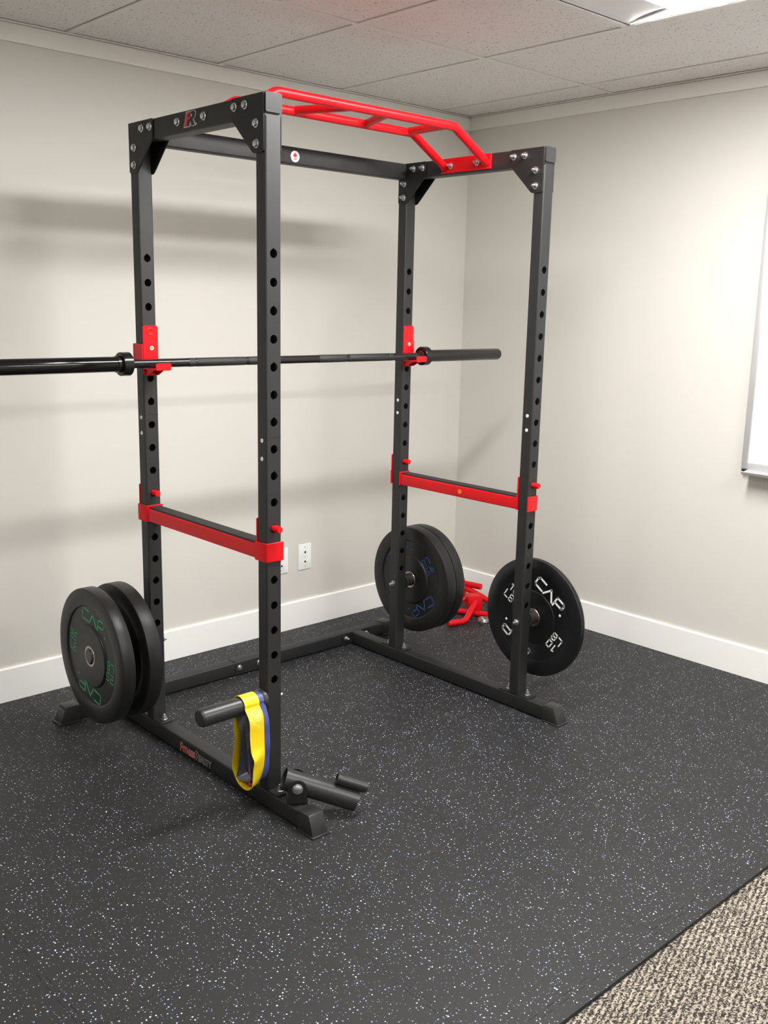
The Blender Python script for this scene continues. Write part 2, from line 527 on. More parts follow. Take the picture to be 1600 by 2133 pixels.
# ------------------------------------------------------------------ rubber mat of interlocking tiles
P = 0.578
NT_ = 10
def edge_prof(L=P, n=NT_, d=.013):
    # (along, out) points from 0 to L, dovetail tabs
    pts = [(0.0, 0.0)]
    q = L / n
    for k in range(n):
        c = (k + .5) * q
        pts += [(c - .0125, 0), (c - .0155, d), (c + .0155, d), (c + .0125, 0)]
    pts.append((L, 0.0))
    return pts
g = .00042
E_ = edge_prof()
TH = .010
def mat_poly(right=True, left=True, top=True, bottom=True, w=P, h=P):
    pts = []
    # bottom edge (left to right): sockets of the tile below pushing in
    pts += [(a, (o if bottom else 0) + g) for a, o in (E_ if bottom else [(0, 0), (P, 0)])][:-1] if w == P else [(0, g), (w, g)][:-1]
    ex = [(w + (o if right else 0) - g, a) for a, o in (E_ if right else [(0, 0), (h, 0)])] if h == P else [(w - g, 0), (w - g, h)]
    pts += ex[:-1]
    tp = [(a, h + (o if top else 0) - g) for a, o in (E_ if top else [(0, 0), (w, 0)])] if w == P else [(0, h - g), (w, h - g)]
    pts += tp[::-1][:-1]
    lf = [((o if left else 0) + g, a) for a, o in (E_ if left else [(0, 0), (h, 0)])] if h == P else [(g, 0), (g, h)]
    pts += lf[::-1][:-1]
    return pts
MX0, MY0 = -0.230 - 4 * P, -0.494 - P
mat = thing('rubber_floor_mat', 'black rubber gym mat of interlocking tiles with blue flecks on the carpet', 'floor mat', (0, 0, FZ))
NCOL, NROW = 8, 4
tile_ob = None
for i in range(NCOL):
    for j in range(NROW):
        x, y = MX0 + i * P, MY0 + j * P
        if tile_ob is None:
            tile_ob = MB().prism(mat_poly(), 'z', 0, TH).build('mat_tile', 'mat', mat, smooth=0, org=(0, 0, 0))
            t = tile_ob
        else:
            t = tile_ob.copy(); COL.objects.link(t)
        t.location = (x, y, 0)
XR, YT = MX0 + NCOL * P, MY0 + NROW * P
first = {}
def strip(key, poly, loc):
    if key not in first:
        o = MB().prism(poly, 'z', 0, TH).build('border_strip', 'mat', mat, smooth=0, org=(0, 0, 0)); first[key] = o
    else:
        o = first[key].copy(); COL.objects.link(o)
    o.location = loc
wr = 2.1046 - XR
for j in range(NROW):
    poly = [(o + g, a) for a, o in E_][::-1] + [(wr, 0 + g), (wr, P - g)]
    strip('r', [(max(p[0], g), p[1]) for p in poly], (XR, MY0 + j * P, 0))
ht = 1.2550 - YT
for i in range(NCOL):
    poly = [(a, o + g) for a, o in E_] + [(P - g, ht), (g, ht)]
    strip('t', poly, (MX0 + i * P, YT, 0))
    hb = 0.0352
    poly = [(g, -hb), (P - g, -hb)] + [(a, o - g) for a, o in E_][::-1]
    strip('b', poly, (MX0 + i * P, MY0, 0))

# ------------------------------------------------------------------ the power rack
W, D, SX, SY, H = 1.1745, 0.6552, 0.0497, 0.044, 1.9704
X2 = W - SX
ZB, ZT = 0.0611, 1.9135
rack = thing('power_rack', 'black steel power rack with red pull-up bar standing on the mat', 'power rack', (W / 2, D / 2, 0))

HOLES = [1.5773 - .0737 * k for k in range(17)]
def upright(x0, y0):
    mb = MB()
    c = .005
    x1, y1 = x0 + SX, y0 + SY
    # closed side walls with round corners (everything but the front and back flats)
    for s in (0, 1):
        pr = []
        xs_ = (x0, x1)[s]; sg = (1, -1)[s]
        for k in range(5):
            a = R(90 * k / 4)
            pr.append((xs_ + sg * (c - c * math.sin(a)), y0 + c - c * math.cos(a)))
        for k in range(5):
            a = R(90 * k / 4)
            pr.append((xs_ + sg * (c - c * math.cos(a)), y1 - c + c * math.sin(a)))
        n = len(pr)
        vs = [(p[0], p[1], ZB) for p in pr] + [(p[0], p[1], ZT) for p in pr]
        mb.add(vs, [(i, i + 1, n + i + 1, n + i) for i in range(n - 1)])
    xm = (x0 + x1) / 2
    hw = SX / 2 - c
    r = .0118
    for yf, yin in ((y0, y0 + .003), (y1, y1 - .003)):
        zs = [ZB]
        for i, z in enumerate(HOLES):
            pass
        lo = ZB
        hh = .03685
        cells = sorted(HOLES)
        for i, z in enumerate(cells):
            z0, z1 = z - hh, z + hh
            if z0 > lo + 1e-4:
                mb.add([(xm - hw, yf, lo), (xm + hw, yf, lo), (xm + hw, yf, z0), (xm - hw, yf, z0)], [(0, 1, 2, 3)])
            n = 24
            circ, rect, inn = [], [], []
            for k in range(n):
                a = 2 * math.pi * k / n
                rr = r * (1.28 if (k == 6 and i % 2 == 0) else 1)
                ca, sa = math.cos(a), math.sin(a)
                circ.append((xm + rr * ca, yf, z + rr * sa)); inn.append((xm + rr * ca, yin, z + rr * sa))
                # same angle on the cell border
                tt = min(hw / abs(ca) if abs(ca) > 1e-6 else 9, hh / abs(sa) if abs(sa) > 1e-6 else 9)
                rect.append([xm + tt * ca, yf, z + tt * sa])
            # snap nearest to the four corners
            for sx_, sz_ in ((1, 1), (1, -1), (-1, 1), (-1, -1)):
                q = min(range(n), key=lambda k: (rect[k][0] - xm - sx_ * hw) ** 2 + (rect[k][2] - z - sz_ * hh) ** 2)
                rect[q] = [xm + sx_ * hw, yf, z + sz_ * hh]
            fs = []
            for k in range(n):
                k2 = (k + 1) % n
                fs += [(k, k2, n + k2, n + k), (k2, k, 2 * n + k, 2 * n + k2)]
            mb.add(circ + rect + inn, fs)
            lo = z1
        mb.add([(xm - hw, yf, lo), (xm + hw, yf, lo), (xm + hw, yf, ZT), (xm - hw, yf, ZT)], [(0, 1, 2, 3)])
    return mb
def finish_upright(mb):
    o = mb.build('upright', 'powder', rack, smooth=0, fix=False)
    bm = bmesh.new(); bm.from_mesh(o.data)
    bmesh.ops.remove_doubles(bm, verts=bm.verts, dist=1e-6)
    bm.to_mesh(o.data); bm.free()
    return o
# small hardware prototypes (built at the origin, facing -X), moved to their first place
def hexpoly(r):
    return [(r * math.cos(R(60 * k + 30)), r * math.sin(R(60 * k + 30))) for k in range(6)]
def proto_bolt():
    mb = MB()
    mb.lathe([(.0112, 0), (.0112, .0015), (.0105, .0019)], (0, 0, 0), (-1, 0, 0), 24)
    mb.prism(hexpoly(.0088), 'x', -.0019, -.0072)
    mb.lathe([(.0072, 0), (.0055, .0008)], (-.0072, 0, 0), (-1, 0, 0), 18)
    return mb
def proto_nut():
    mb = MB()
    mb.lathe([(.0112, 0), (.0112, .0015), (.0105, .0019)], (0, 0, 0), (-1, 0, 0), 24)
    mb.prism(hexpoly(.0084), 'x', -.0019, -.0085)
    mb.lathe([(.0072, 0), (.0066, .004), (.0045, .0042), (.0045, .010), (.0036, .011)], (-.0085, 0, 0), (-1, 0, 0), 16)
    return mb
def proto_screw():
    mb = MB()
    mb.lathe([(.0062, 0), (.0062, .0008), (.005, .0018), (.0022, .0019), (.0018, .0009), (.0004, .0009)], (0, 0, 0), (-1, 0, 0), 20)
    return mb
class Hardware:
    def __init__(s, mb, name, mat):
        s.mb, s.name, s.mat, s.ob = mb, name, mat, None
    def put(s, parent, loc, rot=(0, 0, 0)):
        if s.ob is None:
            s.ob = s.mb.build(s.name, s.mat, parent, org=(0, 0, 0), smooth=30)
            o = s.ob
        else:
            o = s.ob.copy(); COL.objects.link(o); o.parent = parent
        o.location = Vector(loc) - Vector(parent['_o'])
        o.rotation_euler = rot
        return o
BOLT = Hardware(proto_bolt(), 'bolt', 'zinc')
NUT = Hardware(proto_nut(), 'nut', 'zinc')
SCREW = Hardware(proto_screw(), 'screw', 'white_screw')
UPR = (0, R(90), 0)      # -X prototype turned to face +Z
FRONT = (0, 0, R(90))    # -X prototype turned to face -Y

ups = {}
for key, x0, y0 in (('A', 0, D), ('B', 0, 0), ('C', X2, D), ('D', X2, 0)):
    u = finish_upright(upright(x0, y0)); ups[key] = u
    # joint between the upper and the lower section: a thin sleeve line with two screws
    for z in (1.0845, 1.0345):
        SCREW.put(u, (x0, y0 + .021, z))
    jl = MB()
    for q in (rrect(x0 - .0003, x0 + SX + .0003, y0 - .0003, y0 + SY + .0003, .005),):
        jl.prism(q, 'z', 1.0938, 1.0949)
    jl.build('joint_line', 'black_print', u, smooth=30)
    # welded base plate and its bolts
    MB().box(x0 + .001, x0 + SX - .001, y0 - .046, y0 + SY + .046, .057, .0615).build('base_plate', 'plate_black', u, bevel=.001, seg=1)
    for yy in (y0 - .021, y0 + SY + .021):
        NUT.put(u, (x0 + SX / 2 + .004, yy, .0612), UPR)
# top side beams with end caps
def tube_box(x0, x1, y0, y1, z0, z1, axis, r=.005):
    if axis == 'y': return MB().prism(rrect(x0, x1, z0, z1, r), 'y', y0, y1)
    if axis == 'x': return MB().prism(rrect(y0, y1, z0, z1, r), 'x', x0, x1)
    return MB().prism(rrect(x0, x1, y0, y1, r), 'z', z0, z1)
GZ = 1.9704
gus_B = [(.003, GZ), (.145, GZ), (.145, 1.9165), (.0547, 1.8304), (.047, 1.8262), (.0075, 1.8262), (.003, 1.831)]
gus_A = [(D + SY - .003 - (p[0] - .003), p[1]) for p in gus_B]
bolt_B = [(.1311, 1.9481), (.0832, 1.9485), (.0353, 1.8986), (.0333, 1.8490)]
bolt_A = [(D + SY - p[0], p[1]) for p in bolt_B]
mid_bolts = [(.4199, 1.9447), (.2840, 1.9447)]
for side, x0 in (('L', 0), ('R', X2)):
    beam = tube_box(x0, x0 + SX, .002, D + SY - .002, ZT, H, 'y').build('side_top_beam', 'powder', rack)
    for y0, y1 in ((-.003, .012), (D + SY - .012, D + SY + .003)):
        tube_box(x0 - .0006, x0 + SX + .0006, y0, y1, 1.9232, H + .0008, 'y').build('end_cap', 'cap', beam)
    for gs in (gus_A, gus_B):
        for xa in (x0 - .004, x0 + SX):
            gp = MB().prism(gs, 'x', xa, xa + .004).build('gusset_plate', 'plate_black', rack, bevel=.0007, seg=1)
            hw = BOLT if side == 'L' else NUT
            if xa < x0:
                for y, z in (bolt_A if gs is gus_A else bolt_B): hw.put(gp, (x0 - .004, y, z))
            else:
                for y, z in (bolt_A if gs is gus_A else bolt_B): (NUT if side == 'L' else BOLT).put(gp, (x0 + SX + .004, y, z), (0, 0, R(180)))
    if side == 'L':
        for y, z in mid_bolts: BOLT.put(beam, (0, y, z))
        lb = beam
# rear top beam
rear = tube_box(SX, X2, D + .001, D + SY - .001, 1.9130, H - .001, 'x').build('rear_top_beam', 'powder', rack)
for x in (.545, .642):
    MB().cyl((x, D + .0022, 1.9385), (x, D + .0006, 1.9385), .004, n=16).build('bolt_hole', 'black_print', rear)
st = MB().cyl((.5974, D + .002, 1.9386), (.5974, D + .0004, 1.9386), .0185, n=40).build('sticker', 'white_print', rear)
ar = MB().prism([(.5974 - .0105, 1.9400), (.5974, 1.9515), (.5974 + .0105, 1.9400), (.5974 + .0055, 1.9400), (.5974 + .0055, 1.9365), (.5974 - .0055, 1.9365), (.5974 - .0055, 1.9400)], 'y', D + .0003, D - .0001)
vs, fs = text_polys('UP', .011, .0003)
wd = max(v[0] for v in vs)
thin(ar, vs, fs, lambda u, v, h: (.5974 - wd / 2 + u, D + .0004 - h, 1.9268 + v), 0, .0005)
ar.build('sticker_print', 'red_print', rear, smooth=0)

# pull-up bar
rt = .0145
def grip(y):
    return MB().sweep(arc_path([(SX + .004, y, 1.9400), (SX + .172, y, 2.0370), (X2 - .172, y, 2.0370), (X2 - .004, y, 1.9400)], .045, 8), rt, 20)
pull = grip(.2535).build('pull_up_bar', 'red', rack)
grip(.4535).build('grip_tube', 'red', pull)
for xa in (X2 - .005, SX):
    MB().box(xa, xa + .005, .234, .473, 1.9195, 1.9700).build('mount_plate', 'red', pull, bevel=.001, seg=1)
for xf, xn in ((.440, .515), (.735, .660), (.932, .926), (.243, .249)):
    MB().cyl((xf, .4535 - .008, 2.039), (xn, .2535 + .008, 2.039), .0133, n=20).build('cross_grip', 'red', pull)
for y in (.4245, .2974):
    NUT.put(pull, (X2 - .005, y, 1.9445))

# base: side rails, rear beam, feet
def foot(x0, x1, y0, y1, dirn, name='foot_cap'):
    # rubber end cap; dirn: unit vector pointing outwards along the rail (x or y)
    mb = MB()
    if dirn[1] != 0:
        yi, yo = (y1, y0) if dirn[1] < 0 else (y0, y1)
        sg = dirn[1]
        b = [(x0 - .002, yi, .004), (x1 + .002, yi, .004), (x1 + .002, yo, .004), (x0 - .002, yo, .004),
             (x0 - .001, yi, .0605), (x1 + .001, yi, .0605), (x1 + .001, yo - sg * .022, .0605), (x0 - .001, yo - sg * .022, .0605)]
        fl = (x0 - .006, x1 + .006, min(yi, yo + sg * .005), max(yi, yo + sg * .005))
    else:
        xi, xo = (x1, x0) if dirn[0] < 0 else (x0, x1)
        sg = dirn[0]
        b = [(xi, y0 - .002, .004), (xo, y0 - .002, .004), (xo, y1 + .002, .004), (xi, y1 + .002, .004),
             (xi, y0 - .001, .0605), (xo - sg * .022, y0 - .001, .0605), (xo - sg * .022, y1 + .001, .0605), (xi, y1 + .001, .0605)]
        fl = (min(xi, xo + sg * .005), max(xi, xo + sg * .005), y0 - .006, y1 + .006)
    mb.add(b, [(3, 2, 1, 0), (4, 5, 6, 7), (0, 1, 5, 4), (1, 2, 6, 5), (2, 3, 7, 6), (3, 0, 4, 7)])
    mb.box(fl[0], fl[1], fl[2], fl[3], 0, .0055)
    return mb
YR0, YR1 = .935, .985
for x0, ys_, in ((0, -.195), (X2, -.168)):
    rl = tube_box(x0, x0 + SX, ys_ + .004, YR0 - .004, .005, .057, 'y').build('side_base_rail', 'powder', rack)
    foot(x0, x0 + SX, ys_ - .019, ys_ + .050, (0, -1)).build('foot_cap', 'cap', rl, bevel=.0018)
    MB().box(x0 - .055, x0 + SX + .055, YR0 - .004, YR0, .006, .0565).build('flange', 'plate_black', rl, bevel=.0008, seg=1)
    NUT.put(rl, (x0 - .032, YR0 - .004, .034), FRONT)
    NUT.put(rl, (x0 + SX + .032, YR0 - .004, .034), FRONT)
    if x0 == 0: left_rail = rl
rb = tube_box(-.185, W + .185, YR0, YR1, .005, .057, 'x').build('rear_base_beam', 'powder', rack)
foot(-.204, -.132, YR0, YR1, (-1, 0)).build('foot_cap', 'cap', rb, bevel=.0018)
foot(W + .132, W + .204, YR0, YR1, (1, 0)).build('foot_cap', 'cap', rb, bevel=.0018)
tube_box(.520, .6545, YR0 - .0022, YR1 + .0022, .0035, .0592, 'x').build('splice_sleeve', 'powder', rb)
for x in (.540, .634):
    BOLT.put(rb, (x, YR0 - .0022, .034), FRONT)

# weight storage pegs
PZ = {'A': .3300, 'B': .3375, 'C': .3350, 'D': .3370}
for key, x0, y0, sg in (('A', 0, D, -1), ('B', 0, 0, -1), ('C', W, D, 1), ('D', W, 0, 1)):
    yc = y0 + SY / 2
    z = PZ[key]
    pg = MB()
    pr = .0260
    pg.lathe([(.0315, 0), (.0325, .004), (.0305, .012), (pr, .016), (pr, .206), (pr - .0015, .2105), (pr - .004, .2130), (0, .2135)], (x0, yc, z), (sg, 0, 0), 40)
    pg.build('storage_peg', 'cap', ups[key])
    if sg > 0: NUT.put(ups[key], (X2, yc, z - .002))
    else: NUT.put(ups[key], (SX, yc, z - .002), (0, 0, R(180)))

# printed marks on the rack
LW = [(0.3751, 1.966), (0.3313, 1.9661), (0.3262, 1.9646), (0.3232, 1.9605), (0.3238, 1.9541), (0.3263, 1.9487), (0.3348, 1.9432), (0.3274, 1.932), (0.3227, 1.9329), (0.3201, 1.93), (0.3216, 1.9272), (0.3244, 1.9261), (0.3438, 1.9251), (0.3484, 1.9282), (0.351, 1.9335), (0.3526, 1.9268), (0.3578, 1.9248), (0.3848, 1.9246), (0.3875, 1.9266), (0.3818, 1.9386), (0.3759, 1.9582), (0.3744, 1.96), (0.3747, 1.9628)]
LK = [(0.3704, 1.964), (0.3322, 1.9646), (0.3286, 1.963), (0.3265, 1.9581), (0.3276, 1.9508), (0.3301, 1.9473), (0.3395, 1.9432), (0.3307, 1.93), (0.3252, 1.9285), (0.3428, 1.9267), (0.3465, 1.9294), (0.3508, 1.9379), (0.3541, 1.9383), (0.3568, 1.9273), (0.3832, 1.9268), (0.378, 1.9405), (0.374, 1.9571), (0.3687, 1.9598)]
LR = [(0.3705, 1.9635), (0.3461, 1.9637), (0.3468, 1.9593), (0.3622, 1.9585), (0.3634, 1.9511), (0.3518, 1.9498), (0.3524, 1.9449), (0.3656, 1.9438), (0.37, 1.927), (0.3832, 1.9268), (0.378, 1.9405), (0.374, 1.9571), (0.3687, 1.9593)]
LH = [(0.3473, 1.9573), (0.3422, 1.9571), (0.3414, 1.9533), (0.3448, 1.9509), (0.3508, 1.9502)]
MB().prism(LW, 'x', .0003, -.0006).build('logo_outline', 'grey_print', lb, smooth=0)
MB().prism(LK, 'x', -.0004, -.0010).build('logo_letter', 'black_print', lb, smooth=0)
MB().prism(LR, 'x', -.0008, -.0014).build('logo_letter', 'red_print', lb, smooth=0)
MB().prism(LH, 'x', -.0008, -.0014).build('logo_counter', 'grey_print', lb, smooth=0)
# lettering along the left base rail: u runs towards the camera (-Y)
def rail_text(body, size, u0, z0, mat, h, off=0.0, shear=.12, sx=1.0, name='rail_lettering'):
    vs, fs = text_polys(body, size, off, shear)
    mb = MB()
    thin(mb, [(v[0] * sx, v[1]) for v in vs], fs, lambda u, v, hh: (-hh, .4875 - u0 - u, z0 + v), .0001, h)
    return mb.build(name, mat, left_rail, smooth=0)
for off, mt, h in ((.0011, 'grey_print', .0006), (0.0001, 'red_print', .0010)):
    rail_text('F', .043, 0, .0115, mt, h, off, sx=.8)
    rail_text('ITNESS', .029, .018, .0135, mt, h, off, sx=.82)
for off, mt, h in ((.0011, 'grey_print', .0006), (0.0001, 'black_print', .0010)):
    rail_text('R', .043, .0905, .0135, mt, h, off, sx=.9)
    rail_text('EALITY', .029, .1130, .0150, mt, h, off, sx=.78)

# ------------------------------------------------------------------ landmine holder on the left base rail
lm = thing('landmine_holder', 'black pivoting tube holder bolted to the base rail by the front foot', 'bar holder', (.041, -.084, .0575), R(-34))
MB().prism([(-.03, -.034), (.03, -.034), (.03, .034), (-.03, .034)], 'z', 0, .005).build('swivel_base', 'plate_black', lm, bevel=.001)
ang = R(-21)
dz0 = .049
dx, dz = math.cos(ang), math.sin(ang)
def tp(t, y=0, n=0): return (t * dx - n * dz, y, dz0 + t * dz + n * dx)
for s in (-1, 1):
    pl = [(-.026, .004), (.026, .004), (.026, dz0)] + [(.026 * math.cos(R(a)), dz0 + .026 * math.sin(R(a))) for a in range(15, 180, 15)] + [(-.026, dz0)]
    MB().prism(pl, 'y', s * .0345, s * .0395).build('pivot_plate', 'plate_black', lm, bevel=.0008, seg=1)
b = BOLT.put(lm, (0, -.0395, dz0), FRONT); b.location = (0, -.0395, dz0); b.scale = (1.35, 1.35, 1.35)
b = NUT.put(lm, (0, .0395, dz0), (0, 0, R(-90))); b.location = (0, .0395, dz0)
mbt = MB()
L0, L1 = -.040, .183
v0 = Vector(tp(L0)); dv = Vector((dx, 0, dz))
mbt.lathe([(.0315, 0), (.0315, L1 - L0), (.0285, L1 - L0), (.0285, 0)], v0, dv, 40, closed=True)
tube = mbt.build('holder_tube', 'cap', lm, org=(0, 0, 0))
MB().cyl(tp(.02), tp(.023), .0287, n=32).build('tube_plug', 'plate_black', lm, org=(0, 0, 0))
mbt = MB()
v0 = Vector(tp(.105, 0, .0315 + .0165))
mbt.lathe([(.0155, 0), (.0155, .094), (.0132, .094), (.0132, 0)], v0, dv, 28, closed=True)
mbt.build('handle_tube', 'cap', lm, org=(0, 0, 0))
mbt = MB()
q0, q1, q2, q3 = tp(.11, 0, .030), tp(.196, 0, .030), tp(.196, 0, .0345), tp(.11, 0, .0345)
mbt.prism([(p[0], p[2]) for p in (q0, q1, q2, q3)], 'y', -.003, .003)
mbt.build('weld_web', 'plate_black', lm, org=(0, 0, 0))
# ------------------------------------------------------------------ J-hooks
def j_hook(x0, outer, label, initial):
    # x0: inner edge of the upright in x; outer: -1 side plate on the -X face, +1 on the +X face
    t = thing('j_hook', label, 'rack hook', (x0 + SX / 2, D, 1.2176), group='red J-hooks holding the barbell')
    yf = D - .0055
    xa, xb = x0 - .0005, x0 + SX + .002
    fp = MB().prism(rrect(xa, xb, 1.2176, 1.3734, .007), 'y', yf, D - .0005).build('back_plate', 'red', t, bevel=.0008, seg=1)
    # pin that goes through the hole, its welded end shows as a raised ring
    MB().lathe([(.0125, 0), (.0125, .0008), (.0105, .0014), (.0085, .0006), (.0, .0006)], (x0 + SX / 2, yf, 1.3549), (0, -1, 0), 28).build('pin_weld', 'red', fp)
    MB().cyl((x0 + SX / 2, D - .001, 1.3549), (x0 + SX / 2, D + SY + .010, 1.3549), .0098, n=24).build('locking_pin', 'red', t)
    # side plate on the outside of the upright, with a short rear lip
    if outer < 0: sp = (x0 - .0062, x0 - .0010)
    else: sp = (x0 + SX + .0010, x0 + SX + .0062)
    MB().box(sp[0], sp[1], yf, D + SY + .006, 1.2450, 1.3165).build('side_plate', 'red', t, bevel=.0008, seg=1)
    MB().box(sp[0] if outer < 0 else x0 + SX - .012, x0 + .012 if outer < 0 else sp[1], D + SY + .001, D + SY + .006, 1.2450, 1.3165).build('rear_lip', 'red', t, bevel=.0008, seg=1)
    # ledge and lip
    zt = 1.2437
    lg = MB().prism([(yf + .001, zt), (yf + .001, zt - .005), (D - .078, zt - .005), (D - .078, zt)], 'x', xa, xb).build('ledge', 'red', t, bevel=.0007, seg=1)
    MB().prism(rrect(xa - .0005, xb + .0005, zt - .006, zt + .0165, .006), 'y', D - .0825, D - .0775).build('lip', 'red', t, bevel=.0008, seg=1)
    for xg in (xa + .006, xb - .010):
        MB().prism([(yf, zt - .005), (yf, 1.2200), (D - .018, 1.2200), (D - .055, zt - .005)], 'x', xg, xg + .004).build('gusset', 'red', t, bevel=.0005, seg=1)
    MB().cyl((x0 + SX / 2 + .004, yf + .0002, 1.3038), (x0 + SX / 2 + .004, yf - .0005, 1.3038), .0068, n=24).build('letter_sticker', 'cream_print', fp)
    vs, fs = text_polys(initial, .009, .0003)
    wd = max(v[0] for v in vs)
    mb = thin(MB(), vs, fs, lambda u, v, h: (x0 + SX / 2 + .004 - wd / 2 + u, yf - h, 1.3038 - .0032 + v), .0003, .0009)
    mb.build('sticker_letter', 'black_print', fp, smooth=0)
    vs, fs = text_polys(initial, .014, .0002)
    mb = thin(MB(), vs, fs, lambda u, v, h: (x0 + SX / 2 - .004 + u, yf - h, 1.2225 + v), .0001, .0006)
    mb.build('stamped_letter', 'red', fp, smooth=0)
    return t
j_hook(0, -1, 'red J-hook on the left rear upright under the long end of the barbell', 'H')
j_hook(X2, 1, 'red J-hook on the rear upright by the corner holding the barbell', 'C')

# ------------------------------------------------------------------ barbell
YBAR, ZBAR = .6205, 1.2581
bar = thing('barbell', 'black olympic barbell resting on the red J-hooks', 'barbell', (W / 2, YBAR, ZBAR))
def bx(x): return (x, YBAR, ZBAR)
MB().lathe([(.0138, 0), (.0138, 1.36)], bx(-.09), (1, 0, 0), 32).build('shaft', 'bar_black', bar)
for a, b_ in ((.168, .358), (.372, .500), (.674, .802), (.816, 1.005)):
    MB().lathe([(.0138, 0), (.0142, .001), (.0142, b_ - a - .001), (.0138, b_ - a)], bx(a), (1, 0, 0), 32).build('knurling', 'knurl', bar)
MB().lathe([(.0138, 0), (.0142, .001), (.0142, .022), (.0138, .023)], bx(.1405), (1, 0, 0), 32).build('knurling', 'knurl', bar)
MB().lathe([(.0138, 0), (.0142, .001), (.0142, .022), (.0138, .023)], bx(1.0105), (1, 0, 0), 32).build('knurling', 'knurl', bar)
for x, sg in ((-.0665, -1), (1.2405 - .050, 1)):
    cl = MB().lathe([(.0165, 0), (.0342, .0), (.0362, .0022), (.0362, .0300), (.0345, .0322), (.0255, .0322), (.0252, .046), (.0236, .047)], bx(x), (sg, 0, 0), 48).build('collar', 'collar', bar)
    MB().lathe([(.0160, -.001), (.0185, -.001), (.0185, .001), (.0160, .001)], bx(x), (sg, 0, 0), 32, closed=True).build('brass_bushing', 'steel_ring', cl)
    sl = MB().lathe([(.0233, 0), (.0233, .405), (.0215, .411), (.018, .413), (.017, .411), (0, .411)], bx(x + sg * .044), (sg, 0, 0), 48).build('sleeve', 'sleeve' if sg < 0 else 'collar', bar)

# ------------------------------------------------------------------ safety bars
def safety(x0, outer, label, tagz):
    t = thing('safety_bar', label, 'safety bar', (x0 + SX / 2, D / 2, .746), group='red safety bars with rubber pads')
    z0, z1 = .7475, .8000
    for y0 in (0, D):
        yf, yr = y0 - .0055, y0 + SY + .0008
        if outer < 0: xs0, xs1, sp = x0 - .0062, x0 + SX + .004, (x0 - .0062, x0 - .0010)
        else: xs0, xs1, sp = x0 - .004, x0 + SX + .0062, (x0 + SX + .0010, x0 + SX + .0062)
        # wrap-round bracket: rounded U open towards the middle of the rack
        if outer < 0:
            U = [(xs1, yf), (xs0 + .010, yf), (xs0 + .003, yf + .003), (xs0, yf + .010), (xs0, yr + .005), (xs1, yr + .005), (xs1, yr), (sp[1], yr), (sp[1], yf + .0048), (xs1, yf + .0048)]
        else:
            U = [(xs0, yf), (xs1 - .010, yf), (xs1 - .003, yf + .003), (xs1, yf + .010), (xs1, yr + .005), (xs0, yr + .005), (xs0, yr), (sp[0], yr), (sp[0], yf + .0048), (xs0, yf + .0048)]
        MB().prism(U, 'z', z0, z1 + .001).build('bracket', 'red', t, bevel=.0007, seg=1)
        MB().prism(rrect(x0 - .001, x0 + SX + .001, z1 - .003, .866, .005), 'y', yr, yr + .005).build('pin_plate', 'red', t, bevel=.0007, seg=1)
        zc = HOLES[10] + .0006
        MB().lathe([(.0098, 0), (.0098, SY + .026), (.0086, SY + .029), (.0, SY + .0292)], (x0 + SX / 2, yr + .001, zc), (0, -1, 0), 28).build('pin', 'red', t)
    bar_ = tube_box(x0 + .0005, x0 + SX - .0005, SY + .0058, D - .0058, z0 + .001, z1 - .009, 'y', .004).build('bar', 'red', t)
    pad = MB()
    zb, zt = z1 - .0092, z1 - .003
    prof = [(x0 + .004, zb)]
    n = 4
    wdt = (SX - .008) / n
    for k in range(n):
        a = x0 + .004 + k * wdt
        prof += [(a, zt - .0012), (a + .0012, zt), (a + wdt - .0024, zt), (a + wdt - .0012, zt - .0012), (a + wdt - .0012, zt - .003), (a + wdt, zt - .003)][:6]
    prof += [(x0 + SX - .004, zb)]
    pad.prism(prof, 'y', SY + .007, D - .007)
    pad.build('rubber_pad', 'pad', t, smooth=20)
    if tagz:
        MB().cyl((x0 + .0010, .327, .7705), (x0 - .0003, .327, .7705), .0085, n=24).build('letter_sticker', 'orange_print', bar_)
        vs, fs = text_polys('D', .011, .0003)
        wd = max(v[0] for v in vs)
        thin(MB(), vs, fs, lambda u, v, h: (x0 - h, .327 + wd / 2 - u, .7668 + v), .0002, .0008).build('sticker_letter', 'red_print', bar_, smooth=0)
    return t
safety(0, -1, 'red safety bar between the two left uprights, above the yellow band', False)
safety(X2, 1, 'red safety bar between the two right uprights, above the white lettered plate', True)

